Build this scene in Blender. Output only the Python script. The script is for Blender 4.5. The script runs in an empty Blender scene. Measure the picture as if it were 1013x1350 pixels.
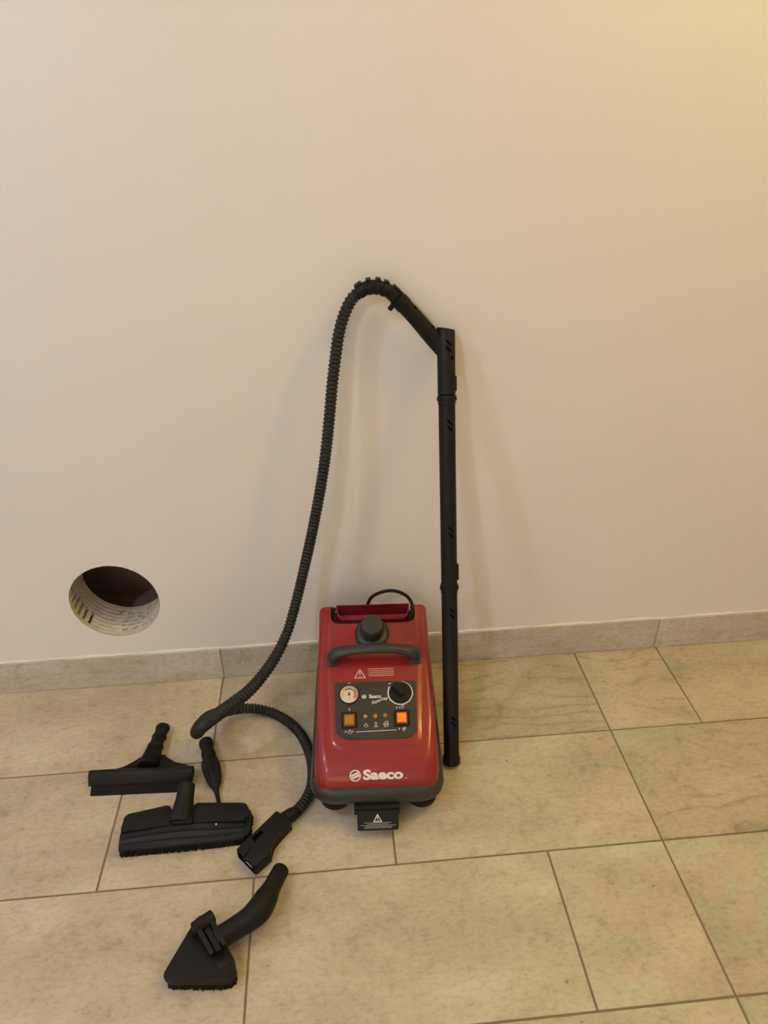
import bpy, bmesh, math, random
from mathutils import Vector, Matrix
random.seed(4)
R = math.radians
sc = bpy.context.scene
col = sc.collection

# ------------------------------------------------------------------ camera
FPX, WPX, HPX, EYE = 936.9, 1013, 1350, 1.354
FWD = Vector((.0719, .8581, -.5084)).normalized()
RGT = Vector((.9959, -.0899, -.0110)).normalized()
UPV = RGT.cross(FWD).normalized()
RGT = FWD.cross(UPV).normalized()
cd = bpy.data.cameras.new('camera')
cam = bpy.data.objects.new('camera', cd)
col.objects.link(cam)
cam.matrix_world = Matrix(((RGT.x, UPV.x, -FWD.x, 0), (RGT.y, UPV.y, -FWD.y, 0), (RGT.z, UPV.z, -FWD.z, EYE), (0, 0, 0, 1)))
cd.sensor_fit = 'AUTO'
cd.sensor_width = 36
cd.lens = FPX / HPX * 36
cd.clip_start = .02
sc.camera = cam

# ------------------------------------------------------------------ world, lamps, exposure
w = bpy.data.worlds.new('world'); sc.world = w; w.use_nodes = True
w.node_tree.nodes['Background'].inputs[0].default_value = (.95, .85, .76, 1)
w.node_tree.nodes['Background'].inputs[1].default_value = .0
sc.view_settings.view_transform = 'Standard'
sc.view_settings.look = 'None'
sc.view_settings.gamma = 1
sc.view_settings.use_curve_mapping = False
sc.view_settings.exposure = 0.10

def lamp(name, loc, power, color, radius):
    l = bpy.data.lights.new(name, 'POINT')
    l.energy = power; l.color = color; l.shadow_soft_size = radius
    o = bpy.data.objects.new(name, l); col.objects.link(o); o.location = loc
    return o
LAMPS = [
    ('warm_ceiling_lamp', (1.22, 0.86, 2.45), 27.20, (1.000, 0.724, 0.140), 0.04),
    ('left_ceiling_lamp', (-1.4, 0.34, 2.6), 28.00, (0.643, 0.736, 1.000), 0.035),
    ('middle_ceiling_lamp', (-1.2, -1.1, 2.55), 41.00, (0.771, 0.810, 1.000), 0.03),
]
for L_ in LAMPS: lamp(*L_)
WIN = (10.4, (1, .84, .46))
def window_light(power, color):
    l = bpy.data.lights.new('window_daylight', 'AREA')
    l.shape = 'RECTANGLE'; l.size = 1.3; l.size_y = 1.2; l.energy = power; l.color = color
    o = bpy.data.objects.new('window_daylight', l); col.objects.link(o)
    o.location = (-.9, -2.55, 1.30); o.rotation_euler = (R(90), 0, 0)
window_light(*WIN)

# ------------------------------------------------------------------ helpers
def ray(u, v):
    return FWD * FPX + RGT * (u - WPX / 2) - UPV * (v - HPX / 2)
def at_y(u, v, y):
    d = ray(u, v); return d * (y / d.y) + Vector((0, 0, EYE))
def at_z(u, v, z):
    d = ray(u, v); return d * ((z - EYE) / d.z) + Vector((0, 0, EYE))

def smooth_mesh(me, angle=40):
    for p in me.polygons: p.use_smooth = True
    try: me.set_sharp_from_angle(angle=R(angle))
    except Exception: pass

def obj(name, bm, mat, parent=None, smooth=True, angle=40, recalc=True):
    me = bpy.data.meshes.new(name)
    if recalc: bmesh.ops.recalc_face_normals(bm, faces=bm.faces)
    bm.to_mesh(me); bm.free()
    if smooth: smooth_mesh(me, angle)
    if mat: me.materials.append(mat)
    o = bpy.data.objects.new(name, me); col.objects.link(o)
    if parent: o.parent = parent
    return o

def thing(name, label, cat, loc=(0, 0, 0), rz=0, group=None):
    o = bpy.data.objects.new(name, None); col.objects.link(o)
    o.empty_display_size = .05
    o.location = loc; o.rotation_euler = (0, 0, rz)
    o['label'] = label; o['category'] = cat
    if group: o['group'] = group
    return o

def box(bm, lo, hi, bev=0, seg=2, mat=None):
    vs = [bm.verts.new(((hi if i & 1 else lo)[0], (hi if i & 2 else lo)[1], (hi if i & 4 else lo)[2])) for i in range(8)]
    fs = [bm.faces.new([vs[i] for i in q]) for q in ((0, 2, 3, 1), (4, 5, 7, 6), (0, 1, 5, 4), (2, 6, 7, 3), (0, 4, 6, 2), (1, 3, 7, 5))]
    out = list(vs)
    if bev:
        es = list({e for f in fs for e in f.edges})
        r = bmesh.ops.bevel(bm, geom=es, offset=bev, segments=seg, affect='EDGES', profile=.5)
        out = list({v for f in r['faces'] for v in f.verts} | {v for v in vs if v.is_valid})
    if mat is not None: bmesh.ops.transform(bm, matrix=mat, verts=out)
    return out

def prism(bm, pts, z0, z1, bev=0, seg=2, mat=None, top_only=False):
    """vertical prism over a 2D outline (x, y); bevelled rims"""
    n = len(pts)
    a = [bm.verts.new((p[0], p[1], z0)) for p in pts]
    b = [bm.verts.new((p[0], p[1], z1)) for p in pts]
    fb = bm.faces.new(a[::-1]); ft = bm.faces.new(b)
    for i in range(n): bm.faces.new((a[i], a[(i + 1) % n], b[(i + 1) % n], b[i]))
    out = set(a + b)
    if bev:
        es = list(ft.edges) + ([] if top_only else list(fb.edges))
        r = bmesh.ops.bevel(bm, geom=es, offset=bev, segments=seg, affect='EDGES', profile=.5, clamp_overlap=True)
        out = {v for v in out if v.is_valid} | {v for f in r['faces'] for v in f.verts}
    out = list(out)
    if mat is not None: bmesh.ops.transform(bm, matrix=mat, verts=out)
    return out

def rrect(x0, y0, x1, y1, r, k=6):
    pts = []
    for cx, cy, a in ((x1 - r, y1 - r, 0), (x0 + r, y1 - r, 90), (x0 + r, y0 + r, 180), (x1 - r, y0 + r, 270)):
        for i in range(k + 1):
            t = R(a + 90 * i / k); pts.append((cx + r * math.cos(t), cy + r * math.sin(t)))
    return pts

def round_poly(pts, r, k=5):
    """round the corners of a 2D outline; r one value or one per corner"""
    n = len(pts); out = []
    for i in range(n):
        p = Vector(pts[i][:2]); a = Vector(pts[i - 1][:2]) - p; b = Vector(pts[(i + 1) % n][:2]) - p
        rr = r[i] if isinstance(r, (list, tuple)) else r
        if rr <= 0: out.append(tuple(p)); continue
        d = min(rr, a.length * .45, b.length * .45)
        p0 = p + a.normalized() * d; p1 = p + b.normalized() * d
        for j in range(k + 1):
            t = j / k; q = p0 * (1 - t) ** 2 + p * 2 * t * (1 - t) + p1 * t * t
            out.append((q.x, q.y))
    return out

def lathe(bm, prof, seg=32, mat=None, cap=True):
    """prof: list of (radius, height) turned about z"""
    rings = []
    for r, z in prof:
        rings.append([bm.verts.new((r * math.cos(2 * math.pi * i / seg), r * math.sin(2 * math.pi * i / seg), z)) for i in range(seg)])
    for a, b in zip(rings, rings[1:]):
        for i in range(seg): bm.faces.new((a[i], a[(i + 1) % seg], b[(i + 1) % seg], b[i]))
    if cap:
        bm.faces.new(rings[0][::-1]); bm.faces.new(rings[-1])
    vs = [v for r in rings for v in r]
    if mat is not None: bmesh.ops.transform(bm, matrix=mat, verts=vs)
    return vs

def aim(p, d, xref=None):
    """matrix whose z axis runs along d, placed at p"""
    z = Vector(d).normalized(); x = Vector(xref) if xref else (Vector((0, 0, 1)) if abs(z.z) < .9 else Vector((1, 0, 0)))
    x = (x - z * x.dot(z)).normalized(); y = z.cross(x)
    m = Matrix((x, y, z)).transposed().to_4x4(); m.translation = p
    return m

def spline(pts, n):
    """Catmull-Rom through pts (tuples of any length), resampled evenly to n samples"""
    P = [Vector(p) if len(p) <= 4 else p for p in pts]
    P = [P[0] * 2 - P[1]] + P + [P[-1] * 2 - P[-2]]
    dense = []
    for i in range(1, len(P) - 2):
        for k in range(40):
            t = k / 40
            dense.append(.5 * ((2 * P[i]) + (P[i + 1] - P[i - 1]) * t + (2 * P[i - 1] - 5 * P[i] + 4 * P[i + 1] - P[i + 2]) * t * t + (3 * P[i] - P[i - 1] - 3 * P[i + 1] + P[i + 2]) * t ** 3))
    dense.append(P[-2])
    L = [0]
    for a, b in zip(dense, dense[1:]): L.append(L[-1] + (b.xyz - a.xyz).length)
    out = []; j = 0
    for k in range(n):
        s = L[-1] * k / (n - 1)
        while j < len(L) - 2 and L[j + 1] < s: j += 1
        f = (s - L[j]) / max(1e-9, L[j + 1] - L[j])
        out.append(dense[j].lerp(dense[j + 1], min(1, f)))
    return out, L[-1]

def sweep(bm, path, radius, seg=16, squash=(1, 1), up=(0, 0, 1), cap=True):
    """tube along path; radius a number or function of the sample index"""
    n = len(path); T = []
    for i in range(n): T.append((Vector(path[min(n - 1, i + 1)]).xyz - Vector(path[max(0, i - 1)]).xyz).normalized())
    x = Vector(up); x = (x - T[0] * x.dot(T[0])).normalized()
    rings = []
    for i in range(n):
        x = (x - T[i] * x.dot(T[i])).normalized(); y = T[i].cross(x)
        r = radius(i) if callable(radius) else radius
        rings.append([bm.verts.new(Vector(path[i]).xyz + x * (r * squash[0] * math.cos(2 * math.pi * k / seg)) + y * (r * squash[1] * math.sin(2 * math.pi * k / seg))) for k in range(seg)])
    for a, b in zip(rings, rings[1:]):
        for i in range(seg): bm.faces.new((a[i], a[(i + 1) % seg], b[(i + 1) % seg], b[i]))
    if cap: bm.faces.new(rings[0][::-1]); bm.faces.new(rings[-1])
    return [v for r in rings for v in r]

def text_mesh(body, size, offset=0, shear=0, align='CENTER', ext=.0):
    c = bpy.data.curves.new('text', 'FONT'); c.body = body; c.size = size; c.offset = offset; c.shear = shear
    c.align_x = align; c.align_y = 'CENTER'; c.extrude = ext; c.resolution_u = 4
    o = bpy.data.objects.new('text', c); col.objects.link(o)
    dg = bpy.context.evaluated_depsgraph_get()
    me = bpy.data.meshes.new_from_object(o.evaluated_get(dg))
    bpy.data.objects.remove(o); bpy.data.curves.remove(c)
    return me

def boolean(o, cutter, op='DIFFERENCE'):
    m = o.modifiers.new('b', 'BOOLEAN'); m.object = cutter; m.operation = op; m.solver = 'EXACT'
    dg = bpy.context.evaluated_depsgraph_get(); dg.update()
    me = bpy.data.meshes.new_from_object(o.evaluated_get(dg))
    o.modifiers.clear(); old = o.data; o.data = me; me.name = old.name
    bpy.data.meshes.remove(old)
    cm = cutter.data; bpy.data.objects.remove(cutter); bpy.data.meshes.remove(cm)

# ------------------------------------------------------------------ materials
def newmat(name):
    m = bpy.data.materials.new(name); m.use_nodes = True
    nt = m.node_tree; b = nt.nodes['Principled BSDF']
    return m, nt, b
def N(nt, t, **kw):
    n = nt.nodes.new(t)
    for k, v in kw.items():
        if k in n.inputs: n.inputs[k].default_value = v
        else: setattr(n, k, v)
    return n
def ramp(nt, fac, stops):
    r = nt.nodes.new('ShaderNodeValToRGB')
    e = r.color_ramp.elements
    while len(e) < len(stops): e.new(.5)
    for el, (p, c) in zip(e, stops): el.position = p; el.color = (*c, 1) if len(c) == 3 else c
    nt.links.new(fac, r.inputs[0]); return r
def mix(nt, fac, a, b, blend='MIX'):
    m = nt.nodes.new('ShaderNodeMix'); m.data_type = 'RGBA'; m.blend_type = blend
    for s, v in ((0, fac), (6, a), (7, b)):
        if hasattr(v, 'is_linked'): nt.links.new(v, m.inputs[s])
        elif s == 0: m.inputs[0].default_value = v
        else: m.inputs[s].default_value = (*v, 1)
    return m.outputs[2]
def bump(nt, b, height, strength, dist=.001):
    n = N(nt, 'ShaderNodeBump'); n.inputs['Strength'].default_value = strength; n.inputs['Distance'].default_value = dist
    nt.links.new(height, n.inputs['Height']); nt.links.new(n.outputs[0], b.inputs['Normal'])

def plastic(name, color, rough=.45, grain=900, gs=.12, vary=.25, spec=.5, coat=0):
    m, nt, b = newmat(name)
    tc = N(nt, 'ShaderNodeTexCoord')
    n = N(nt, 'ShaderNodeTexNoise', Scale=60.0, Detail=5.0); nt.links.new(tc.outputs['Object'], n.inputs['Vector'])
    c = ramp(nt, n.outputs[0], [(.3, tuple(x * (1 - vary) for x in color)), (.7, tuple(min(1, x * (1 + vary)) for x in color))])
    nt.links.new(c.outputs[0], b.inputs['Base Color'])
    rr = ramp(nt, n.outputs[0], [(.3, (rough * .85,) * 3), (.7, (min(1, rough * 1.15),) * 3)])
    nt.links.new(rr.outputs[0], b.inputs['Roughness'])
    b.inputs['Specular IOR Level'].default_value = spec
    b.inputs['Coat Weight'].default_value = coat; b.inputs['Coat Roughness'].default_value = .12
    if gs:
        g = N(nt, 'ShaderNodeTexNoise', Scale=float(grain), Detail=2.0); nt.links.new(tc.outputs['Object'], g.inputs['Vector'])
        bump(nt, b, g.outputs[0], gs, .0004)
    return m

def stone(name, dark, mid, light, veins):
    m, nt, b = newmat(name)
    geo = N(nt, 'ShaderNodeNewGeometry'); oi = N(nt, 'ShaderNodeObjectInfo')
    mul = N(nt, 'ShaderNodeVectorMath', operation='SCALE'); mul.inputs['Scale'].default_value = 37.0
    comb = N(nt, 'ShaderNodeCombineXYZ')
    nt.links.new(oi.outputs['Random'], comb.inputs[0]); nt.links.new(oi.outputs['Random'], comb.inputs[1])
    nt.links.new(comb.outputs[0], mul.inputs[0])
    add = N(nt, 'ShaderNodeVectorMath', operation='ADD')
    nt.links.new(geo.outputs['Position'], add.inputs[0]); nt.links.new(mul.outputs[0], add.inputs[1])
    st = N(nt, 'ShaderNodeMapping'); st.inputs['Scale'].default_value = (.55, 1, 1); nt.links.new(add.outputs[0], st.inputs[0])
    big = N(nt, 'ShaderNodeTexNoise', Scale=7.0, Detail=7.0, Roughness=.62, Distortion=.4); nt.links.new(st.outputs[0], big.inputs['Vector'])
    c = ramp(nt, big.outputs[0], [(.28, dark), (.5, mid), (.72, light)]).outputs[0]
    fine = N(nt, 'ShaderNodeTexNoise', Scale=120.0, Detail=6.0, Roughness=.7); nt.links.new(st.outputs[0], fine.inputs['Vector'])
    fr = ramp(nt, fine.outputs[0], [(.30, (.70, .68, .64)), (.50, (1, 1, 1)), (.72, (1.12, 1.10, 1.07))]).outputs[0]
    c = mix(nt, .75, c, fr, 'MULTIPLY')
    blot = N(nt, 'ShaderNodeTexNoise', Scale=26.0, Detail=4.0, Roughness=.7); nt.links.new(add.outputs[0], blot.inputs['Vector'])
    br = ramp(nt, blot.outputs[0], [(.33, (.74, .70, .62)), (.48, (1, 1, 1))]).outputs[0]
    c = mix(nt, .6, c, br, 'MULTIPLY')
    if veins:
        mp = N(nt, 'ShaderNodeMapping'); mp.inputs['Scale'].default_value = (.7, 1.3, 1.3); nt.links.new(add.outputs[0], mp.inputs[0])
        wv = N(nt, 'ShaderNodeTexNoise', Scale=4.0, Detail=4.0, Roughness=.5, Distortion=.2); nt.links.new(mp.outputs[0], wv.inputs['Vector'])
        sx_ = N(nt, 'ShaderNodeSeparateXYZ'); nt.links.new(add.outputs[0], sx_.inputs[0])
        ym_ = N(nt, 'ShaderNodeMath', operation='ADD'); nt.links.new(sx_.outputs[1], ym_.inputs[0]); nt.links.new(sx_.outputs[2], ym_.inputs[1])
        y2 = N(nt, 'ShaderNodeMath', operation='MULTIPLY'); y2.inputs[1].default_value = 24.0; nt.links.new(ym_.outputs[0], y2.inputs[0])
        s = N(nt, 'ShaderNodeMath', operation='MULTIPLY_ADD'); s.inputs[1].default_value = 6.0; nt.links.new(wv.outputs[0], s.inputs[0]); nt.links.new(y2.outputs[0], s.inputs[2])
        fc = N(nt, 'ShaderNodeMath', operation='FRACT'); nt.links.new(s.outputs[0], fc.inputs[0])
        vr = ramp(nt, fc.outputs[0], [(0, (.70, .66, .58)), (.07, (.93, .92, .89)), (.30, (1, 1, 1)), (.8, (1.0, .99, .97)), (.97, (.86, .84, .78)), (1, (.70, .66, .58))]).outputs[0]
        mk_ = N(nt, 'ShaderNodeTexNoise', Scale=4.0, Detail=2.0); nt.links.new(add.outputs[0], mk_.inputs['Vector'])
        mr0 = ramp(nt, mk_.outputs[0], [(.36, (0, 0, 0)), (.56, (veins, veins, veins))])
        c = mix(nt, mr0.outputs[0], c, vr, 'MULTIPLY')
    ms = N(nt, 'ShaderNodeTexVoronoi', Scale=9.0); nt.links.new(add.outputs[0], ms.inputs['Vector'])
    mr = ramp(nt, ms.outputs['Distance'], [(.018, (.42, .36, .27)), (.035, (1, 1, 1))]).outputs[0]
    c = mix(nt, .7, c, mr, 'MULTIPLY')
    hv = N(nt, 'ShaderNodeHueSaturation'); nt.links.new(c, hv.inputs['Color'])
    mr2 = N(nt, 'ShaderNodeMapRange'); mr2.inputs['To Min'].default_value = .94; mr2.inputs['To Max'].default_value = 1.05
    nt.links.new(oi.outputs['Random'], mr2.inputs[0]); nt.links.new(mr2.outputs[0], hv.inputs['Value'])
    nt.links.new(hv.outputs[0], b.inputs['Base Color'])
    b.inputs['Roughness'].default_value = .55
    b.inputs['Specular IOR Level'].default_value = .35
    bump(nt, b, fine.outputs[0], .18, .0012)
    return m

def wall_paint():
    m, nt, b = newmat('wall_paint')
    geo = N(nt, 'ShaderNodeNewGeometry')
    n = N(nt, 'ShaderNodeTexNoise', Scale=1.6, Detail=3.0); nt.links.new(geo.outputs['Position'], n.inputs['Vector'])
    c = ramp(nt, n.outputs[0], [(.3, (.79, .755, .71)), (.7, (.82, .785, .74))]).outputs[0]
    v = N(nt, 'ShaderNodeTexVoronoi', Scale=2.3); nt.links.new(geo.outputs['Position'], v.inputs['Vector'])
    sp = ramp(nt, v.outputs['Distance'], [(.004, (.45, .40, .33)), (.007, (1, 1, 1))]).outputs[0]
    c = mix(nt, .6, c, sp, 'MULTIPLY')
    nt.links.new(c, b.inputs['Base Color'])
    b.inputs['Roughness'].default_value = .75; b.inputs['Specular IOR Level'].default_value = .25
    f = N(nt, 'ShaderNodeTexNoise', Scale=140.0, Detail=3.0); nt.links.new(geo.outputs['Position'], f.inputs['Vector'])
    bump(nt, b, f.outputs[0], .06, .001)
    return m

def flat(name, color, rough=.6):
    m, nt, b = newmat(name)
    tc = N(nt, 'ShaderNodeTexCoord')
    n = N(nt, 'ShaderNodeTexNoise', Scale=200.0); nt.links.new(tc.outputs['Object'], n.inputs['Vector'])
    c = ramp(nt, n.outputs[0], [(.2, tuple(x * .92 for x in color)), (.8, tuple(min(1, x * 1.05) for x in color))])
    nt.links.new(c.outputs[0], b.inputs['Base Color']); b.inputs['Roughness'].default_value = rough
    return m

M = {}
M['wall'] = wall_paint()
M['tile'] = stone('beige_stone', (.42, .345, .232), (.535, .455, .31), (.64, .565, .40), 0)
M['tile_vein'] = stone('veined_beige_stone', (.42, .345, .235), (.52, .44, .305), (.61, .53, .385), 1.0)
M['skirt'] = stone('grey_beige_stone', (.47, .425, .35), (.555, .505, .43), (.62, .57, .49), .5)
M['grout'] = flat('grout', (.25, .185, .105), .9)
M['sealant'] = flat('white_sealant', (.80, .77, .71), .6)
M['brick_core'] = flat('drilled_plaster', (.62, .54, .42), .9)
M['dark_void'] = flat('dark_cavity', (.42, .28, .25), .9)
M['black'] = plastic('black_plastic', (.0065, .0062, .0057), .5, 700, .25, .25, .24)
M['rubber'] = plastic('black_hose_rubber', (.013, .0135, .0122), .55, 700, .2, .25, .35)
M['bristle'] = plastic('black_bristle', (.007, .0065, .006), .75, 700, 0, .25, .2)
M['hole_shade'] = plastic('hole_shade_black', (.002, .002, .002), .9, 700, 0, .1, .02)  # near-black colour painted in for the shade inside slots, holes and recesses
M['red'] = plastic('red_plastic', (.25, .0086, .0100), .38, 500, .05, .05, .42, .42)
M['redin'] = plastic('red_tray_plastic', (.14, .006, .010), .42, 500, .05, .05)
M['grey'] = plastic('charcoal_grey_plastic', (.031, .032, .028), .38, 900, .3, .12, .4)
M['panel'] = plastic('panel_grey', (.024, .0225, .0195), .42, 1200, .15, .08)
M['white'] = flat('white_print', (.78, .74, .70), .5)
M['pink'] = flat('pinkish_print', (.72, .42, .38), .5)
M['dim'] = flat('dim_print', (.40, .38, .34), .5)
M['dial'] = flat('dial_face', (.72, .62, .50), .4)
M['dial_red'] = flat('dial_red', (.55, .18, .13), .4)
M['dial_yellow'] = flat('dial_yellow', (.70, .50, .17), .4)
M['dial_dark'] = flat('dial_dark', (.10, .085, .06), .4)
M['metal'] = flat('steel_pin', (.6, .58, .55), .3)

def lens(name, color, emit):
    m, nt, b = newmat(name)
    tc = N(nt, 'ShaderNodeTexCoord')
    n = N(nt, 'ShaderNodeTexNoise', Scale=300.0); nt.links.new(tc.outputs['Object'], n.inputs['Vector'])
    c = ramp(nt, n.outputs[0], [(.2, tuple(x * .85 for x in color)), (.8, color)])
    nt.links.new(c.outputs[0], b.inputs['Base Color'])
    b.inputs['Roughness'].default_value = .25; b.inputs['Coat Weight'].default_value = .4
    if emit:
        nt.links.new(c.outputs[0], b.inputs['Emission Color']); b.inputs['Emission Strength'].default_value = emit
    return m
M['amber'] = lens('amber_lens', (.46, .205, .012), 0)
M['orange_lit'] = lens('lit_orange_lens', (.85, .19, .008), .40)
M['amber_dark'] = lens('dark_amber_lens', (.17, .06, .005), 0)

# ------------------------------------------------------------------ the room
YF = 1.4552            # front of the skirting at the floor
YW = 1.4640            # wall plane
def struct(o):
    o['kind'] = 'structure'; return o
X0, X1, Y0, ZC, WT = -3.0, 2.6, -2.6, 2.7, .118
HX, HZ, HR = -.5525, .2705, .1085

# back wall with a drilled hole: front face and back face built around the circle
def wall_with_hole():
    bm = bmesh.new(); n = 96
    def face(y, flip):
        ring = [bm.verts.new((HX + HR * math.cos(2 * math.pi * i / n), y, HZ + HR * math.sin(2 * math.pi * i / n))) for i in range(n)]
        sq = []; h = .155
        for i in range(n):
            a = 2 * math.pi * i / n; c, s = math.cos(a), math.sin(a); k = h / max(abs(c), abs(s))
            sq.append(bm.verts.new((HX + k * c, y, HZ + k * s)))
        for i in range(n):
            bm.faces.new((ring[i], ring[(i + 1) % n], sq[(i + 1) % n], sq[i]))
        # remaining rectangle pieces round the square
        xs = [X0 - .1, HX - h, HX + h, X1 + .1]; zs = [-.05, HZ - h, HZ + h, ZC + .05]
        for i in range(3):
            for j in range(3):
                if i == 1 and j == 1: continue
                bm.faces.new([bm.verts.new((x, y, z)) for x, z in ((xs[i], zs[j]), (xs[i + 1], zs[j]), (xs[i + 1], zs[j + 1]), (xs[i], zs[j + 1]))])
        return ring
    face(YW, 0); face(YW + WT, 1)
    bmesh.ops.remove_doubles(bm, verts=bm.verts, dist=1e-6)
    return bm
wallb = struct(obj('wall_back', wall_with_hole(), M['wall'], smooth=False))

# lining of the hole: hollow block with rows of small slots, rough plaster rim
def hole_lining():
    bm = bmesh.new(); nt_, nd = 180, 28
    V = [[None] * (nd + 1) for _ in range(nt_)]
    for i in range(nt_):
        a = 2 * math.pi * i / nt_
        for j in range(nd + 1):
            d = WT * j / nd
            r = HR + random.uniform(-.0004, .0006) - (.0012 * abs(math.sin(a * 23)) if j == 0 else 0)
            if 205 < math.degrees(a) % 360 < 330 and 1 < j < nd - 1: r += .0006 * math.sin(j * 1.9)
            V[i][j] = bm.verts.new((HX + r * math.cos(a), YW + d, HZ + r * math.sin(a)))
    slots = []
    for i in range(nt_):
        deg = i * 360 / nt_
        for j in range(nd):
            f = bm.faces.new((V[i][j], V[(i + 1) % nt_][j], V[(i + 1) % nt_][j + 1], V[i][j + 1]))
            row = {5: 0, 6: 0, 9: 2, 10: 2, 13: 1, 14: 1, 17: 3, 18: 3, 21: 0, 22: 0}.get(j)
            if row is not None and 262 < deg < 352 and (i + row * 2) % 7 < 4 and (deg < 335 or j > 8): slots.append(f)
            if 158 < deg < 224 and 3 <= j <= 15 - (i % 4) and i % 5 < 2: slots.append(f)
    ret = bmesh.ops.inset_region(bm, faces=slots, thickness=.0006, depth=0, use_boundary=True)
    for v in {v for f in slots for v in f.verts}:
        dx, dz = v.co.x - HX, v.co.z - HZ; l = math.hypot(dx, dz)
        v.co.x += dx / l * .011; v.co.z += dz / l * .011
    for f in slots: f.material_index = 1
    return bm
def lining_mat():
    m, nt, b = newmat('drilled_block')
    geo = N(nt, 'ShaderNodeNewGeometry')
    n = N(nt, 'ShaderNodeTexNoise', Scale=28.0, Detail=6.0, Roughness=.65); nt.links.new(geo.outputs['Position'], n.inputs['Vector'])
    c = ramp(nt, n.outputs[0], [(.30, (.36, .24, .13)), (.38, (.66, .57, .44)), (.7, (.76, .69, .58))]).outputs[0]
    nt.links.new(c, b.inputs['Base Color']); b.inputs['Roughness'].default_value = .95
    f = N(nt, 'ShaderNodeTexNoise', Scale=180.0, Detail=5.0); nt.links.new(geo.outputs['Position'], f.inputs['Vector'])
    bump(nt, b, f.outputs[0], .5, .002)
    return m
M['lining'] = lining_mat(); M['slot_shade'] = flat('block_slot_shade', (.05, .035, .024), .95)  # darker block colour paints the shade at the bottom of the slots
hl = obj('hole_lining', hole_lining(), M['lining'], wallb, smooth=False)
hl.data.materials.append(M['slot_shade'])
hl['label'] = 'rough drilled inside of the round wall hole'
bm = bmesh.new()
# the dark shaft behind the wall: an open box seen through the hole
box(bm, (HX - .20, YW + WT + .001, HZ - .20), (HX + .20, YW + WT + .20, HZ + .20))
bm.faces.ensure_lookup_table()
kill = [f for f in bm.faces if all(abs(v.co.y - (YW + WT + .001)) < 1e-5 for v in f.verts)]
bmesh.ops.delete(bm, geom=kill, context='FACES')
sh = obj('shaft', bm, M['dark_void'], wallb, smooth=False)
sh['label'] = 'dark cavity behind the wall hole'

def plane_box(name, lo, hi, mat):
    bm = bmesh.new(); box(bm, lo, hi); return struct(obj(name, bm, mat, smooth=False))
floor = plane_box('floor', (X0, Y0, -.06), (X1, YW, -.0022), M['grout'])
plane_box('ceiling', (X0, Y0, ZC), (X1, YW, ZC + .1), M['wall'])
plane_box('wall_left', (X0 - .1, Y0, -.05), (X0, YW, ZC), M['wall'])
plane_box('wall_right', (X1, Y0, -.05), (X1 + .1, YW, ZC), M['wall'])
plane_box('wall_front', (X0 - .1, Y0 - .1, -.05), (X1 + .1, Y0, ZC), M['wall'])

# floor tiles, one object each
G = .0021
def floor_tile(x0, x1, y0, y1, mat):
    bm = bmesh.new()
    box(bm, (x0 + G, y0 + G, -.010), (x1 - G, y1 - G, 0), .0008, 1)
    return obj('tile', bm, mat, floor, smooth=False)
rows = [(1.177, YW - .002), (.877, 1.177), (.577, .877), (.277, .577)]
y = .277
while y - .3 > Y0: rows.append((y - .3, y)); y -= .3
rows.append((Y0, y))
joints = [[-2.12, -1.52, -.9186, -.3186, .05, .650, .885, 1.485, 2.085],
          [-1.70, -1.105, -.507, .0896, .650, 1.25, 1.85],
          [-1.995, -1.395, -.795, -.1975, .404, .650, 1.25, 1.85]]
for k, (a, b) in enumerate(rows):
    js = joints[k] if k < 3 else ([-1.7, -1.15, -.55, .05, .65, 1.25, 1.85] if k % 2 else [-2.0, -1.4, -.8, -.2, .404, .65, 1.25, 1.85])
    js = [X0] + js + [X1]
    for p, q in zip(js, js[1:]):
        mid = (p + q) / 2
        vein = (k == 0 and .05 < mid < .88) or (k == 1 and mid > .65) or (k > 3 and (p * 7 + k) % 1 > .6)
        floor_tile(p, q, a, b, M['tile_vein' if vein else 'tile'])

# skirting of stone pieces with a white bead of sealant along the top
bb = struct(thing('baseboard_back', '', '', (0, 0, 0)))
del bb['label']; del bb['category']
SKH = .1005
jx = [X0, -1.515, -.915, -.315, .282, .879, 1.479, 2.079, X1]
for p, q in zip(jx, jx[1:]):
    bm = bmesh.new()
    box(bm, (p + .001, YF, .0012), (q - .001, YW - .0002, SKH + random.uniform(-.0006, .0006)), .0008, 1)
    obj('tile', bm, M['skirt'], bb, smooth=False)
bm = bmesh.new()
pts = []
for i in range(241):
    x = X0 + .01 + (X1 - X0 - .02) * i / 240
    pts.append(Vector((x, YW - .0028 + random.uniform(-.0006, .0006), SKH + .0012 + random.uniform(-.0007, .0009))))
sweep(bm, pts, lambda i: .0030 + .0008 * math.sin(i * .7), 8)
obj('sealant_bead', bm, M['sealant'], bb)
for px, pr_, s in (((-.262, 0, .045), 1, .0042),):
    bm = bmesh.new(); prism(bm, [(-.0012, -.004), (.0012, -.0045), (.0016, .001), (.0004, .0045), (-.0014, .003)], 0, .0004)
    bmesh.ops.transform(bm, matrix=Matrix.Translation((px[0], YF - .0003, .048)) @ Matrix.Rotation(R(90), 4, 'X'), verts=bm.verts)
    obj('paint_fleck', bm, M['white'], bb, smooth=False)

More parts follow.
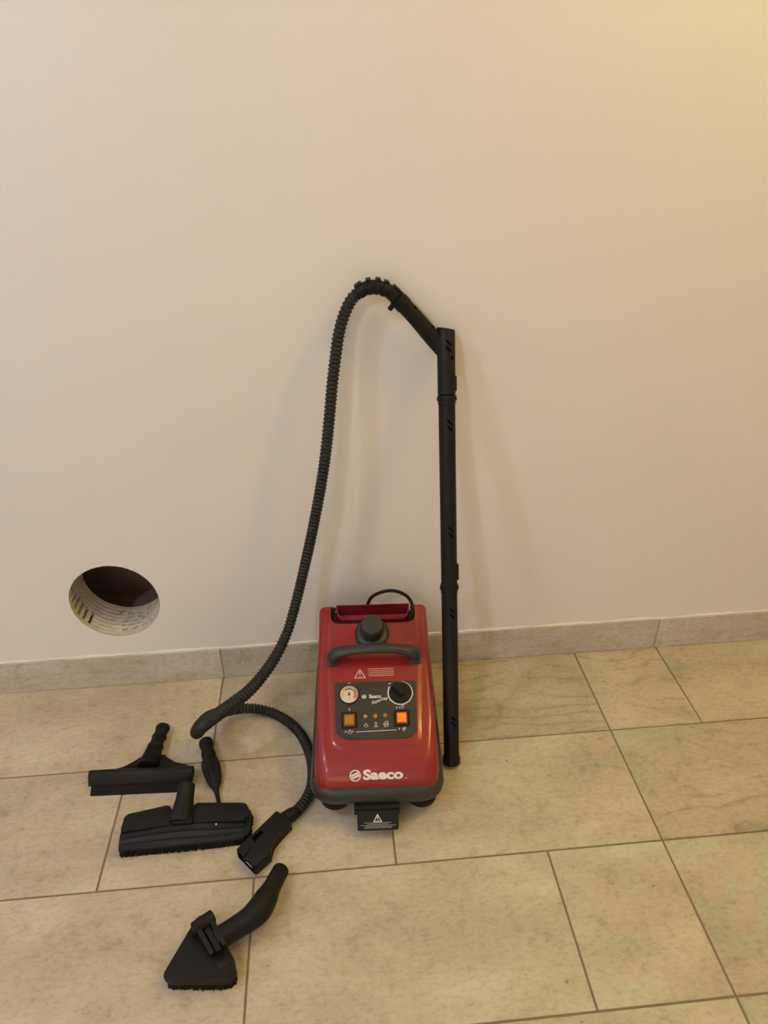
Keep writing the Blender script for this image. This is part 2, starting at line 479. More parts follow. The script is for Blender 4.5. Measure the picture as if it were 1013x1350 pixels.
# ------------------------------------------------------------------ the steam cleaner
MX, MY, MROT = .0724, 1.17, R(-3.36)
sc_root = thing('steam_cleaner', 'red canister steam cleaner with grey handle and control panel, standing against the wall', 'steam cleaner', (MX, MY, 0), MROT)
TH = math.atan2(.135, .315)
DO = Vector((0, -.125, .155)); DY = Vector((0, math.cos(TH), math.sin(TH))); DN = Vector((0, -math.sin(TH), math.cos(TH)))
def deck(x, s, h=0): return DO + Vector((x, 0, 0)) + DY * s + DN * h
DM = Matrix(((1, 0, 0, 0), (0, DY.y, DN.y, DO.y), (0, DY.z, DN.z, DO.z), (0, 0, 0, 1)))   # deck coordinates -> machine coordinates
def dput(o):
    """objects modelled in deck coordinates (x, s, h)"""
    o.matrix_local = DM; return o

# outline of the shell seen from the side: nose curve, flat deck, rear edge
prof = []
B0, B1, B2, B3 = Vector((-.1845, .094)), Vector((-.181, .124)), Vector((-.158, .1409)), Vector((-.125, .155))
for i in range(26):
    t = i / 26; prof.append(B0 * (1 - t) ** 3 + 3 * B1 * t * (1 - t) ** 2 + 3 * B2 * t * t * (1 - t) + B3 * t ** 3)
SL = .345
for i in range(116):
    s = (SL - .010) * i / 115; prof.append(Vector((DO.y + DY.y * s, DO.z + DY.z * s)))
e = prof[-1].copy(); nrm = Vector((DN.y, DN.z)); ce = e - nrm * .010
a0 = math.atan2(nrm.y, nrm.x)
for i in range(1, 7):
    a = a0 + (0 - a0) * i / 6; prof.append(ce + Vector((math.cos(a), math.sin(a))) * .010)
NOSE_N = 26
arc = [0]
for a, b in zip(prof, prof[1:]): arc.append(arc[-1] + (b - a).length)
def pnormal(i):
    a = prof[max(0, i - 1)]; b = prof[min(len(prof) - 1, i + 1)]; t = (b - a).normalized(); return Vector((-t.y, t.x))
def sd_rrect(x, y, hx, y0, y1, r):
    cy = (y0 + y1) / 2; hy = (y1 - y0) / 2
    qx = abs(x) - hx + r; qy = abs(y - cy) - hy + r
    return math.hypot(max(qx, 0), max(qy, 0)) + min(max(qx, qy), 0) - r
HWID = .132
def shell_bm():
    bm = bmesh.new(); grid = []
    nin, nc = 70, 7
    for i, P in enumerate(prof):
        n = pnormal(i); s = arc[i] - arc[NOSE_N]
        f = min(1, max(0, (s + .07) / .16)); f = f * f * (3 - 2 * f)
        r = .030 * (1 - f) + .014 * f
        wd = HWID - .003 * max(0, s) / .34
        row = []
        def pt(x, off, lift=0):
            q = P - n * (off - lift); return Vector((x, q.x, max(.094, q.y)))
        Q = P - n * r
        side = [Vector((-(wd + .004), Q.x, .092)), Vector((-(wd + .002), Q.x, .5 * (.092 + max(.094, Q.y))))]
        row += side
        for k in range(nc): a = R(90 * (1 - k / nc)); row.append(pt(-(wd - r + r * math.sin(a)), r * (1 - math.cos(a))))
        for k in range(nin + 1):
            x = -(wd - r) + 2 * (wd - r) * k / nin
            hw = .0945 + .011 * min(1, max(0, s / .18))
            d = sd_rrect(x, s, hw, -.004, .5, .026)
            t = min(1, max(0, (-d) / .0040)); lift = .0018 * t * t * (3 - 2 * t)
            row.append(pt(x, 0, lift))
        for k in range(1, nc + 1): a = R(90 * k / nc); row.append(pt(wd - r + r * math.sin(a), r * (1 - math.cos(a))))
        row += [Vector((-v.x, v.y, v.z)) for v in side[::-1]]
        grid.append([bm.verts.new(v) for v in row])
    # rear wall down to the base
    last = grid[-1]
    low = [bm.verts.new((v.co.x, v.co.y, .092)) for v in last[1:-1]]
    low = [last[0]] + low + [last[-1]]
    # front lower edge
    for a, b in zip(grid, grid[1:]):
        for k in range(len(a) - 1): bm.faces.new((a[k], a[k + 1], b[k + 1], b[k]))
    for k in range(len(low) - 1):
        q = [last[k], last[k + 1], low[k + 1], low[k]]; u = []
        for v in q:
            if v not in u: u.append(v)
        if len(u) > 2: bm.faces.new(u)
    loop = [g[0] for g in grid] + low[1:-1] + [g[-1] for g in grid[::-1]] + grid[0][1:-1][::-1]
    bm.faces.new(loop)
    bmesh.ops.remove_doubles(bm, verts=bm.verts, dist=1e-6)
    bmesh.ops.recalc_face_normals(bm, faces=bm.faces)
    return bm
shell = obj('shell', shell_bm(), M['red'], sc_root, angle=50)
shell['label'] = 'glossy red upper housing'
# U-shaped cut-out at the back
bm = bmesh.new()
yc = DO.y + DY.y * .293
prism(bm, round_poly([(-.100, .293), (.100, .293), (.1015, .46), (-.1015, .46)], [.024, .024, 0, 0], 8), -.027, .25, mat=DM)
cut = obj('cutter', bm, M['red'], sc_root, smooth=False)
sc_root.rotation_euler = (0, 0, 0); sc_root.location = (0, 0, 0); bpy.context.view_layer.update()
boolean(shell, cut)
smooth_mesh(shell.data, 42)
sc_root.rotation_euler = (0, 0, MROT); sc_root.location = (MX, MY, 0)

# grey lower housing with a bulging bumper
bm = bmesh.new()
def base_bm():
    bm = bmesh.new(); rings = []
    hx, y0, y1 = .144, -.197, .205
    for z, inset in ((.046, .034), (.050, .022), (.058, .008), (.068, .0015), (.078, 0), (.088, .0015), (.096, .0045), (.1005, .010), (.1015, .020)):
        pts = rrect(-hx + inset, y0 + inset, hx - inset, y1 - inset, .050 - inset * .6, 10)
        ring = []
        for x, yy in pts:
            lift = max(0, min(1, (yy + .12) / .25)) * .05 * max(0, (z - .06) / .04)
            ring.append(bm.verts.new((x, yy, z + lift)))
        rings.append(ring)
    n = len(rings[0])
    for a, b in zip(rings, rings[1:]):
        for i in range(n): bm.faces.new((a[i], a[(i + 1) % n], b[(i + 1) % n], b[i]))
    bm.faces.new(rings[0][::-1]); bm.faces.new(rings[-1]); return bm
ba = obj('base', base_bm(), M['grey'], sc_root, angle=35); ba['label'] = 'charcoal grey lower housing with bumper'
for x, yy in ((-.092, -.142), (.096, -.142), (-.092, .15), (.096, .15)):
    bm = bmesh.new()
    lathe(bm, [(.016, .048), (.027, .045), (.033, .036), (.034, .022), (.032, .019), (.010, .019)], 28, Matrix.Translation((x, yy, 0)))
    c = obj('caster', bm, M['black'], sc_root)
    bm = bmesh.new()
    lathe(bm, [(.006, -.011), (.017, -.011), (.0185, -.008), (.0185, .008), (.017, .011), (.006, .011)], 24,
          Matrix.Translation((x, yy - .006, .0185)) @ Matrix.Rotation(R(90), 4, 'Y') @ Matrix.Rotation(R(20), 4, 'X'))
    obj('wheel', bm, M['black'], c)

# carrying handle: bowed grip on two feet
bm = bmesh.new()
path = [(-.0945, .203, -.004), (-.0945, .204, .008), (-.092, .2055, .020), (-.078, .2075, .0295), (-.04, .2095, .0375), (0, .210, .0400), (.04, .2095, .0375), (.078, .2075, .0295), (.092, .2055, .020), (.0945, .204, .008), (.0945, .203, -.004)]
sp, _ = spline(path, 70)
def hr(i):
    x = abs(sp[i].x); f = min(1, max(0, (x - .045) / .045)); f = f * f * (3 - 2 * f); return .0108 + .0032 * f
vs = sweep(bm, sp, hr, 20, (1.12, .82), up=(0, 1, 0))
h = dput(obj('handle', bm, M['grey'], sc_root)); h['label'] = 'bowed charcoal carrying handle'
for sx in (-1, 1):
    bm = bmesh.new(); prism(bm, rrect(-.0140, -.0165, .0140, .0165, .007), .0, .0060, .002, mat=Matrix.Translation((sx * .0945, .203, .0)))
    dput(obj('handle_foot', bm, M['grey'], sc_root))

# boiler filler cap: flange, knurled knob
CM = Matrix.Translation((-.003, .2655, .0))
bm = bmesh.new(); lathe(bm, [(.0400, .0005), (.0400, .006), (.0385, .0095), (.034, .0120), (.026, .0135), (.020, .0135)], 48, CM)
fl = dput(obj('filler_cap', bm, M['grey'], sc_root)); fl['label'] = 'round charcoal screw cap of the boiler'
bm = bmesh.new()
nseg = 72; rings = []
for r, z in ((.0262, .012), (.0268, .018), (.0266, .042), (.0255, .0475), (.0230, .0505), (.012, .0515)):
    rings.append([bm.verts.new((r * (1 + (.018 * (1 if (i // 2) % 2 else -1) if .013 < z < .045 else 0)) * math.cos(2 * math.pi * i / nseg),
                                r * (1 + (.018 * (1 if (i // 2) % 2 else -1) if .013 < z < .045 else 0)) * math.sin(2 * math.pi * i / nseg), z)) for i in range(nseg)])
for a, b in zip(rings, rings[1:]):
    for i in range(nseg): bm.faces.new((a[i], a[(i + 1) % nseg], b[(i + 1) % nseg], b[i]))
bm.faces.new(rings[0][::-1]); bm.faces.new(rings[-1])
bmesh.ops.transform(bm, matrix=CM, verts=bm.verts)
kn = obj('knob', bm, M['grey'], fl)

# red cable tray at the back: open bin with rounded front corners
def tray_bm():
    bm = bmesh.new()
    outer = round_poly([(-.083, .302), (.083, .302), (.0885, .345), (-.0885, .345)], [.020, .020, .003, .003], 8)
    inner = round_poly([(-.0800, .3050), (.0800, .3050), (.0855, .3425), (-.0855, .3425)], [.018, .018, .002, .002], 8)
    # in machine coordinates the bin is vertical
    def y_of(s): return DO.y + DY.y * s
    def zt(s): return DO.z + DY.z * s + .003 - (s - .302) * .08
    n = len(outer)
    ro = [bm.verts.new((x, y_of(s), .22)) for x, s in outer]
    rt = [bm.verts.new((x, y_of(s), zt(s))) for x, s in outer]
    it = [bm.verts.new((x, y_of(s), zt(s))) for x, s in inner]
    ib = [bm.verts.new((x * .97, y_of(s), .226)) for x, s in inner]
    for a, b in ((ro, rt), (rt, it), (it, ib)):
        for i in range(n): bm.faces.new((a[i], a[(i + 1) % n], b[(i + 1) % n], b[i]))
    bm.faces.new(ro[::-1]); bm.faces.new(ib)
    return bm
tr = obj('cable_tray', tray_bm(), M['redin'], sc_root, angle=30); tr['label'] = 'dark red open cable tray'
# mains cord wound round the tray, one loop standing up behind
bm = bmesh.new()
def dk(x, s, h): return tuple(deck(x, s, h))
cp = [dk(-.012, .362, -.030), dk(-.004, .365, -.006), dk(.010, .367, .0095), dk(.034, .368, .0215), dk(.060, .366, .0215), dk(.083, .358, .011), dk(.0945, .345, -.001), dk(.0955, .325, -.006), dk(.088, .302, -.006), dk(.070, .2968, -.006), dk(.03, .2965, -.006), dk(-.03, .2965, -.006), dk(-.07, .2968, -.006), dk(-.089, .303, -.007), dk(-.0968, .325, -.010), dk(-.0985, .345, -.018), dk(-.09, .365, -.060)]
sp, _ = spline(cp, 170); sweep(bm, sp, .0042, 10)
cp = [dk(.0955, .345, -.016), dk(.095, .325, -.015), dk(.087, .302, -.015), dk(.05, .2968, -.0150), dk(-.05, .2968, -.0150), dk(-.087, .303, -.016), dk(-.0945, .322, -.016), dk(-.0950, .342, -.018), dk(-.093, .360, -.05)]
sp, _ = spline(cp, 110); sweep(bm, sp, .0042, 10)
pc = obj('power_cord', bm, M['black'], sc_root); pc['label'] = 'black mains cord wound around the cable tray'

# control panel
PH = .0018
bm = bmesh.new()
prism(bm, round_poly([(-.0900, .1462), (-.0862, .032), (-.0670, .0172), (0, .0162), (.0740, .0172), (.0880, .030), (.0920, .1462)], [.003, .008, .014, .04, .014, .008, .003], 5), .0010, PH + .0016, .0007, 1)
pa = dput(obj('control_panel', bm, M['panel'], sc_root, angle=30)); pa['label'] = 'dark grey panel with gauge, knob, switches and lamps'
PT = PH + .0016
pa_inv = Matrix.Identity(4)
def pchild(name, bm, mat, parent=pa, **kw):
    o = obj(name, bm, mat, parent, **kw); return o
def ring2d(bm, cx, cy, r0, r1, a0, a1, z, n=40, t=.0003, r0b=None, r1b=None):
    for i in range(n):
        qa, qb = (R(a0 + (a1 - a0) * k / n) for k in (i, i + 1))
        fa, fb = i / n, (i + 1) / n
        ra = lambda f: r0 + ((r0b if r0b is not None else r0) - r0) * f
        rb = lambda f: r1 + ((r1b if r1b is not None else r1) - r1) * f
        bm.faces.new([bm.verts.new((cx + r * math.cos(q), cy + r * math.sin(q), z)) for r, q in ((ra(fa), qa), (rb(fa), qa), (rb(fb), qb), (ra(fb), qb))])
def disc(bm, cx, cy, r, z, n=32):
    bm.faces.new([bm.verts.new((cx + r * math.cos(2 * math.pi * i / n), cy + r * math.sin(2 * math.pi * i / n), z)) for i in range(n)])
def stroke(bm, pts, wd, z, closed=False):
    pts = [Vector(p) for p in pts]
    if closed: pts = pts + [pts[0]]
    for a, b in zip(pts, pts[1:]):
        d = (b - a)
        if d.length < 1e-7: continue
        d.normalize(); nn = Vector((-d.y, d.x)) * wd / 2; ee = d * wd * .3
        bm.faces.new([bm.verts.new((q.x, q.y, z)) for q in (a - ee - nn, b + ee - nn, b + ee + nn, a - ee + nn)])
def fillrect(bm, x0, y0, x1, y1, z):
    bm.faces.new([bm.verts.new(q) for q in ((x0, y0, z), (x1, y0, z), (x1, y1, z), (x0, y1, z))])

# pressure gauge
GX, GY = -.0575, .1180
bm = bmesh.new(); lathe(bm, [(.0226, PT - .002), (.0226, PT + .0022), (.0215, PT + .0030), (.0205, PT + .0026), (.0202, PT + .0008), (.004, PT + .0008)], 40, Matrix.Translation((GX, GY, 0)))
ga = pchild('gauge', bm, M['black']); ga['label'] = 'round pressure gauge with cream dial'
# gauge pieces are joined in one dial so the thing stays three levels deep
bm = bmesh.new(); z = PT + .0010
disc(bm, GX, GY, .0200, z)
mi = [len(bm.faces)]
ring2d(bm, GX, GY, .0105, .0188, 128, 205, z + .0002, 18); mi.append(len(bm.faces))
ring2d(bm, GX, GY, .0105, .0188, -38, 40, z + .0002, 18); mi.append(len(bm.faces))
ring2d(bm, GX, GY, .0112, .0142, 42, 132, z + .0003, 20); ring2d(bm, GX, GY, .0165, .0180, 34, 146, z + .0004, 24)
disc(bm, GX, GY, .0032, z + .0006, 16); stroke(bm, [(GX, GY), (GX + .001, GY - .013)], .0008, z + .0005)
stroke(bm, [(GX, GY), (GX + .0006, GY + .0045)], .0030, z + .0005)
mi.append(len(bm.faces))
bm.faces.ensure_lookup_table()
for k in range(4):
    for i in range(mi[k], mi[k + 1] if k < 3 else 0) if k < 3 else []: bm.faces[i].material_index = k + 1
dl = pchild('dial', bm, M['dial'], parent=pa, smooth=False, recalc=False)
for k in ('dial_yellow', 'dial_red', 'dial_dark'): dl.data.materials.append(M[k])
dl['label'] = 'cream gauge dial with yellow and red zones'

# temperature knob with printed ring
KX, KY = .0560, .1185
bm = bmesh.new()
lathe(bm, [(.0232, PT - .001), (.0232, PT + .0020), (.0222, PT + .0034), (.006, PT + .0036)], 44, Matrix.Translation((KX, KY, 0)))
ang = R(128)
km = Matrix.Translation((KX, KY, 0)) @ Matrix.Rotation(ang, 4, 'Z')
prism(bm, round_poly([(-.0075, -.0066), (.021, -.0058), (.0225, 0), (.021, .0058), (-.0075, .0066), (-.0098, 0)], .003), PT + .0030, PT + .0150, .0016, 2, km)
kb = pchild('selector_knob', bm, M['black']); kb['label'] = 'black rotary selector knob'
bm = bmesh.new(); z = PT + .0003
ring2d(bm, KX, KY, .0256, .0284, 148, 375, z, 60, r0b=.0264, r1b=.0280); ring2d(bm, KX, KY, .0264, .0280, 15, 82, z, 24, r0b=.0268, r1b=.0274)
for a in (150, 215, 285, 352):
    q = R(a); stroke(bm, [(KX + .0290 * math.cos(q), KY + .0290 * math.sin(q)), (KX + .0305 * math.cos(q), KY + .0305 * math.sin(q))], .0009, z)
# knob scale words, marks of the panel
def icon_steam(bm, x, y, s):
    stroke(bm, [(x - .0042 * s, y - .002 * s), (x - .0036 * s, y + .0005 * s), (x - .001 * s, y + .001 * s), (x + .001 * s, y + .001 * s), (x + .0036 * s, y + .0005 * s), (x + .0042 * s, y - .002 * s), (x + .003 * s, y - .0036 * s), (x - .003 * s, y - .0036 * s)], .0008, z, True)
    stroke(bm, [(x - .001 * s, y + .001 * s), (x, y + .0045 * s), (x + .001 * s, y + .001 * s)], .0009, z)
icon_steam(bm, -.0213, .0475, 1.0)
# drop over a line
stroke(bm, [(.0002, .0545), (-.0022, .0495), (-.0018, .0465), (.0004, .0455), (.0024, .0468), (.0026, .0495)], .0008, z, True)
stroke(bm, [(-.0042, .0433), (.0046, .0433)], .0010, z)
# iron shape above steam puffs
stroke(bm, [(.0168, .0486), (.0205, .0540), (.0262, .0545), (.0272, .0486)], .0008, z, True); stroke(bm, [(.0212, .0515), (.0252, .0518)], .0007, z)
stroke(bm, [(.0165, .0475), (.0275, .0475)], .0011, z)
stroke(bm, [(.0180, .0450), (.0195, .0435), (.0180, .0420)], .0008, z); stroke(bm, [(.0215, .0450), (.0200, .0420)], .0007, z); stroke(bm, [(.0235, .0440), (.0250, .0450), (.0262, .0438), (.0250, .0425)], .0008, z, True)
# long rule between the lower icons
stroke(bm, [(-.0425, .0332), (.0440, .0350)], .0012, z)
# boiler mark below the left switch
icon_steam(bm, -.0560, .0345, 1.0)
stroke(bm, [(-.0665, .0365), (-.0665, .0320)], .0008, z); stroke(bm, [(-.0645, .0320), (-.0625, .0365)], .0007, z); stroke(bm, [(-.0495, .0365), (-.0495, .0320)], .0010, z)
# marks above the switches, cloud
stroke(bm, [(-.0570, .0855), (-.0570, .0815)], .0014, z)
stroke(bm, [(.0470, .0860), (.0460, .0830), (.0478, .0830)], .0012, z, True)
stroke(bm, [(.0520, .0840), (.0530, .0860), (.0555, .0865), (.0580, .0875), (.0605, .0862), (.0625, .0850), (.0610, .0830), (.0570, .0825), (.0535, .0828)], .0008, z, True)
# marks below the right switch
stroke(bm, [(.0490, .0385), (.0512, .0360)], .0013, z); stroke(bm, [(.0512, .0385), (.0490, .0360)], .0013, z)
stroke(bm, [(.0570, .0375), (.0600, .0395), (.0640, .0400), (.0645, .0375), (.0600, .0365)], .0009, z, True); stroke(bm, [(.0580, .0345), (.0620, .0350)], .0010, z); stroke(bm, [(.0585, .0330), (.0615, .0330)], .0009, z)
# scale marks by the gauge and knob
stroke(bm, [(-.0600, .1440), (-.0585, .1440)], .0016, z); stroke(bm, [(-.0565, .1440), (-.0550, .1440)], .0016, z)
stroke(bm, [(.0305, .1400), (.0325, .1402)], .0015, z); stroke(bm, [(.0335, .1405), (.0355, .1405)], .0018, z); stroke(bm, [(.0595, .0890), (.0615, .0900)], .0014, z)
mk = pchild('panel_marks', bm, M['white'], smooth=False, recalc=False); mk['label'] = 'white printed symbols and dial ring'; mk['kind'] = 'stuff'

def flat_text(name, body, size, x, y, z, mat, parent, rot=0, offset=0, shear=0, sx=1):
    me = text_mesh(body, size, offset, shear)
    me.transform(Matrix.Translation((x, y, z)) @ Matrix.Rotation(rot, 4, 'Z') @ Matrix.Diagonal((sx, 1, 1, 1)))
    me.materials.clear(); me.materials.append(mat); me.name = name
    o = bpy.data.objects.new(name, me); col.objects.link(o); o.parent = parent; return o
def emblem(bm, cx, cy, r, z, P=None):
    ring2d(bm, cx, cy, r * .80, r, 0, 360, z, 36)
    for off, l in ((.30, .62), (-.30, .62)):
        d = Vector((math.cos(R(22)), math.sin(R(22)))); n = Vector((-d.y, d.x)); c = Vector((cx, cy)) + n * off * r * .75
        stroke(bm, [c - d * l * r, c + d * l * r], r * .34, z)
lt = flat_text('lettering', 'Saeco', .0115, .0000, .1115, PT + .0003, M['white'], pa, offset=.00035)
lt['label'] = 'small white maker name on the panel'
bm = bmesh.new(); emblem(bm, -.0245, .1115, .0050, PT + .0003); pchild('emblem', bm, M['white'], smooth=False, recalc=False)
lt = flat_text('lettering', 'SuperVap', .0098, .0090, .1020, PT + .0003, M['white'], pa, rot=R(17), offset=.00012, shear=.45)
lt['label'] = 'slanted white script on the panel'

# two square rocker switches
for x, y, mat, lab in ((-.0572, .0592, 'amber', 'amber rocker switch'), (.0568, .0605, 'orange_lit', 'lit orange rocker switch')):
    bm = bmesh.new()
    hw = .0172
    o_ = rrect(x - hw, y - hw * 1.03, x + hw, y + hw * 1.03, .0015, 3); i_ = rrect(x - .0132, y - .0150, x + .0132, y + .0150, .001, 3)
    n = len(o_)
    def rg(pts, zz): return [bm.verts.new((p[0], p[1], zz)) for p in pts]
    A, B, C_, D_ = rg(o_, PT - .001), rg(o_, PT + .0022), rg(i_, PT + .0022), rg(i_, PT + .0002)
    for a, b in ((A, B), (B, C_), (C_, D_)):
        for i in range(n): bm.faces.new((a[i], a[(i + 1) % n], b[(i + 1) % n], b[i]))
    bm.faces.new(D_); bm.faces.new(A[::-1])
    sw = pchild('switch', bm, M['black'], angle=30); sw['label'] = lab
    bm = bmesh.new()
    # translucent rocker: sloping skirt and a raised square face
    a = rg(rrect(x - .0128, y - .0146, x + .0128, y + .0146, .0008, 2), PT + .0004)
    b = rg(rrect(x - .0122, y - .0138, x + .0122, y + .0132, .0008, 2), PT + .0040)
    c = rg(rrect(x - .0096, y - .0105, x + .0096, y + .0100, .0008, 2), PT + .0052)
    m_ = len(a)
    for p, q in ((a, b), (b, c)):
        for i in range(m_):
            f = bm.faces.new((p[i], p[(i + 1) % m_], q[(i + 1) % m_], q[i])); f.material_index = 1
    bm.faces.new(c)
    rk = pchild('rocker', bm, M[mat], parent=pa, smooth=False); rk.data.materials.append(M['amber_dark'])
    rk['label'] = lab.replace('rocker switch', 'translucent rocker face')
# three small indicator lamps
for x, y in ((-.0222, .0668), (-.0006, .0668), (.0210, .0676)):
    bm = bmesh.new(); lathe(bm, [(.0052, PT - .001), (.0052, PT + .0008), (.0046, PT + .0024), (.0028, PT + .0036), (.001, PT + .0039)], 20, Matrix.Translation((x, y, 0)))
    il = pchild('indicator_lamp', bm, M['amber']); il['label'] = 'small amber indicator lamp'

# warning print on the deck above the panel
def warn_tri(bm, cx, cy, s, z):
    stroke(bm, [(cx - .5 * s, cy - .42 * s), (cx + .5 * s, cy - .42 * s), (cx, cy + .45 * s)], s * .10, z, True)
    stroke(bm, [(cx, cy + .20 * s), (cx, cy - .12 * s)], s * .10, z); stroke(bm, [(cx, cy - .24 * s), (cx, cy - .28 * s)], s * .10, z)
def greek(bm, x0, x1, y, h, z, rnd):
    x = x0
    while x < x1 - .001:
        l = rnd.uniform(.0018, .0060); fillrect(bm, x, y, min(x1, x + l), y + h, z); x += l + .0008
bm = bmesh.new(); z = PH + .0004; rnd = random.Random(3)
warn_tri(bm, -.0330, .1665, .0235, z)
for k, (a, b) in enumerate(((-.0145, .043), (-.0145, .0445), (-.012, .0445), (-.0145, .0445), (-.012, .0435))): greek(bm, a, b, .1768 - k * .0042, .0014, z, rnd)
wp = dput(obj('warning_print', bm, M['pink'], sc_root, smooth=False, recalc=False)); wp['label'] = 'pinkish white warning triangle and fine print above the panel'

# large maker name and emblem printed on the curved nose
def nose_map(x, t, h=.0005):
    """t: arc length measured down from the deck's lower edge"""
    a = arc[NOSE_N] - t; j = 0
    while j < len(arc) - 2 and arc[j + 1] < a: j += 1
    f = (a - arc[j]) / (arc[j + 1] - arc[j]); P = prof[j].lerp(prof[j + 1], f); n = pnormal(j).lerp(pnormal(j + 1), f)
    return Vector((x, P.x + n.x * h, P.y + n.y * h))
LT = .0560
me = text_mesh('Saeco', .0265, .0011)
bm = bmesh.new(); bm.from_mesh(me); bpy.data.meshes.remove(me)
xs = [v.co.x for v in bm.verts]; kx = .0840 / (max(xs) - min(xs)); cx = (max(xs) + min(xs)) / 2
for v in bm.verts: v.co = nose_map((v.co.x - cx) * kx + .0125, LT - v.co.y)
obj('lettering', bm, M['white'], sc_root, smooth=False, recalc=False)['label'] = 'large white maker name on the red nose'
bm = bmesh.new(); disc(bm, .0605, -.0075, .0014, 0, 12)
for v in bm.verts: v.co = nose_map(v.co.x, LT - v.co.y)
obj('registered_mark', bm, M['white'], sc_root, smooth=False, recalc=False)
bm = bmesh.new(); emblem(bm, -.0460, 0, .0118, 0)
for v in bm.verts: v.co = nose_map(v.co.x, LT - v.co.y)
obj('emblem', bm, M['white'], sc_root, smooth=False, recalc=False)['label'] = 'white round striped emblem on the red nose'

# steam socket flap hanging open under the front bumper
bm = bmesh.new(); box(bm, (-.050, -.206, .0500), (.046, -.186, .0660), .003, 2)
for x in (-.047, .043): lathe(bm, [(.005, -.003), (.005, .003)], 14, Matrix.Translation((x, -.207, .054)) @ Matrix.Rotation(R(90), 4, 'Y'))
obj('flap_hinge', bm, M['black'], sc_root)
FM = Matrix.Translation((0, -.206, .056)) @ Matrix.Rotation(R(180 + 52 - 180), 4, 'X')
# flap coordinates: x across, y upwards along the flap (0 at the hinge, -.039 at the free edge)
bm = bmesh.new(); prism(bm, round_poly([(-.0440, -.0395), (.0420, -.0395), (.0430, 0), (-.0440, 0)], [.004, .004, 0, 0], 4), -.004, .0, .0008, 1)
fp = obj('socket_flap', bm, M['black'], sc_root, angle=30); fp.matrix_local = FM; fp['label'] = 'black socket flap with warning print'
bm = bmesh.new(); warn_tri(bm, -.0015, -.0150, .0165, .0003)
wt = obj('warning_triangle', bm, M['white'], fp, smooth=False, recalc=False)
bm = bmesh.new()
for k, (a, b) in enumerate(((-.030, .029), (-.023, .020), (-.037, .036), (-.028, .030), (-.030, .028))): greek(bm, a, b, -.0245 - k * .0026, .0010, .0003, rnd)
obj('fine_print', bm, M['dim'], fp, smooth=False, recalc=False)

# ------------------------------------------------------------------ hose, grip and wand: one thing
TB, TT = Vector((.2445, 1.115, .004)), Vector((.2527, 1.4350, .9358))
AX = (TT - TB).normalized()
def tp(t): return TB.lerp(TT, t)
lance = thing('steam_lance', 'long black steam wand leaning on the wall with ribbed hose arching over to the floor', 'steam lance', (.2445, 1.115, 0))
def lchild(name, bm, mat, parent=lance, **kw):
    o = obj(name, bm, mat, parent, **kw); o.matrix_parent_inverse = Matrix.Translation((-.2445, -1.115, 0)); return o
Lw = (TT - TB).length
TM = aim(TB, AX, (1, 0, 0))        # tube frame: x to the right, z along the wand
Mi = TM
def tube_piece(name, t0, t1, r, flare0=0, flare1=0):
    bm = bmesh.new(); a, b = t0 * Lw, t1 * Lw
    pf = [(r * .8, a), (r + flare0, a + .0005), (r + flare0, a + .016), (r, a + .019), (r, b - .02), (r + flare1, b - .018), (r + flare1, b - .0005), (r * .8, b)]
    lathe(bm, pf, 32, TM); return lchild(name, bm, M['black'])
def slots(parent, ts):
    for t, r in ts:
        for k in (-1, 1):
            bm = bmesh.new()
            m = TM @ Matrix.Translation((0, 0, t * Lw)) @ Matrix.Rotation(R(-82), 4, 'Z') @ Matrix.Translation((r - .0008, 0, k * .0064)) @ Matrix.Rotation(R(44), 4, 'X')
            box(bm, (0, -.0017, -.0072), (.0012, .0017, .0072), mat=m)
            lchild('slot', bm, M['hole_shade'], smooth=False)  # slightly raised black box, painting the shade of an open slot
RT = .0178
lower = tube_piece('extension_tube', .0, .432, RT, .0022, 0)
lower['label'] = 'lower black extension tube'
upper = tube_piece('extension_tube', .434, .852, RT, 0, 0)
upper['label'] = 'upper black extension tube'
def collar(t, r=.0199, h=.012):
    bm = bmesh.new()
    lathe(bm, [(RT * .95, t * Lw - h), (r - .001, t * Lw - h + .001), (r - .001, t * Lw - .003), (r, t * Lw - .002), (r, t * Lw + h * .6), (RT * .95, t * Lw + h * .7)], 32, TM)
    for q in (-.3, math.pi + .3):
        box(bm, (-.003, -.006, -.004), (.0009, .006, .004), .0008, 1, TM @ Matrix.Translation((0, 0, t * Lw)) @ Matrix.Rotation(q, 4, 'Z') @ Matrix.Translation((r, 0, 0)))
    lchild('collar', bm, M['black'])
collar(.434); collar(.853)
def latch(t, l):
    bm = bmesh.new(); box(bm, (-.002, -.006, -l / 2), (.0035, .006, l / 2), .0015, 1, TM @ Matrix.Translation((0, 0, t * Lw)) @ Matrix.Rotation(R(-8), 4, 'Z') @ Matrix.Translation((RT, 0, 0)))
    lchild('latch', bm, M['black'])
latch(.470, .036); latch(.885, .032)
slots(lower, [(.115, RT), (.378, RT)]); slots(upper, [(.565, RT), (.798, RT)])
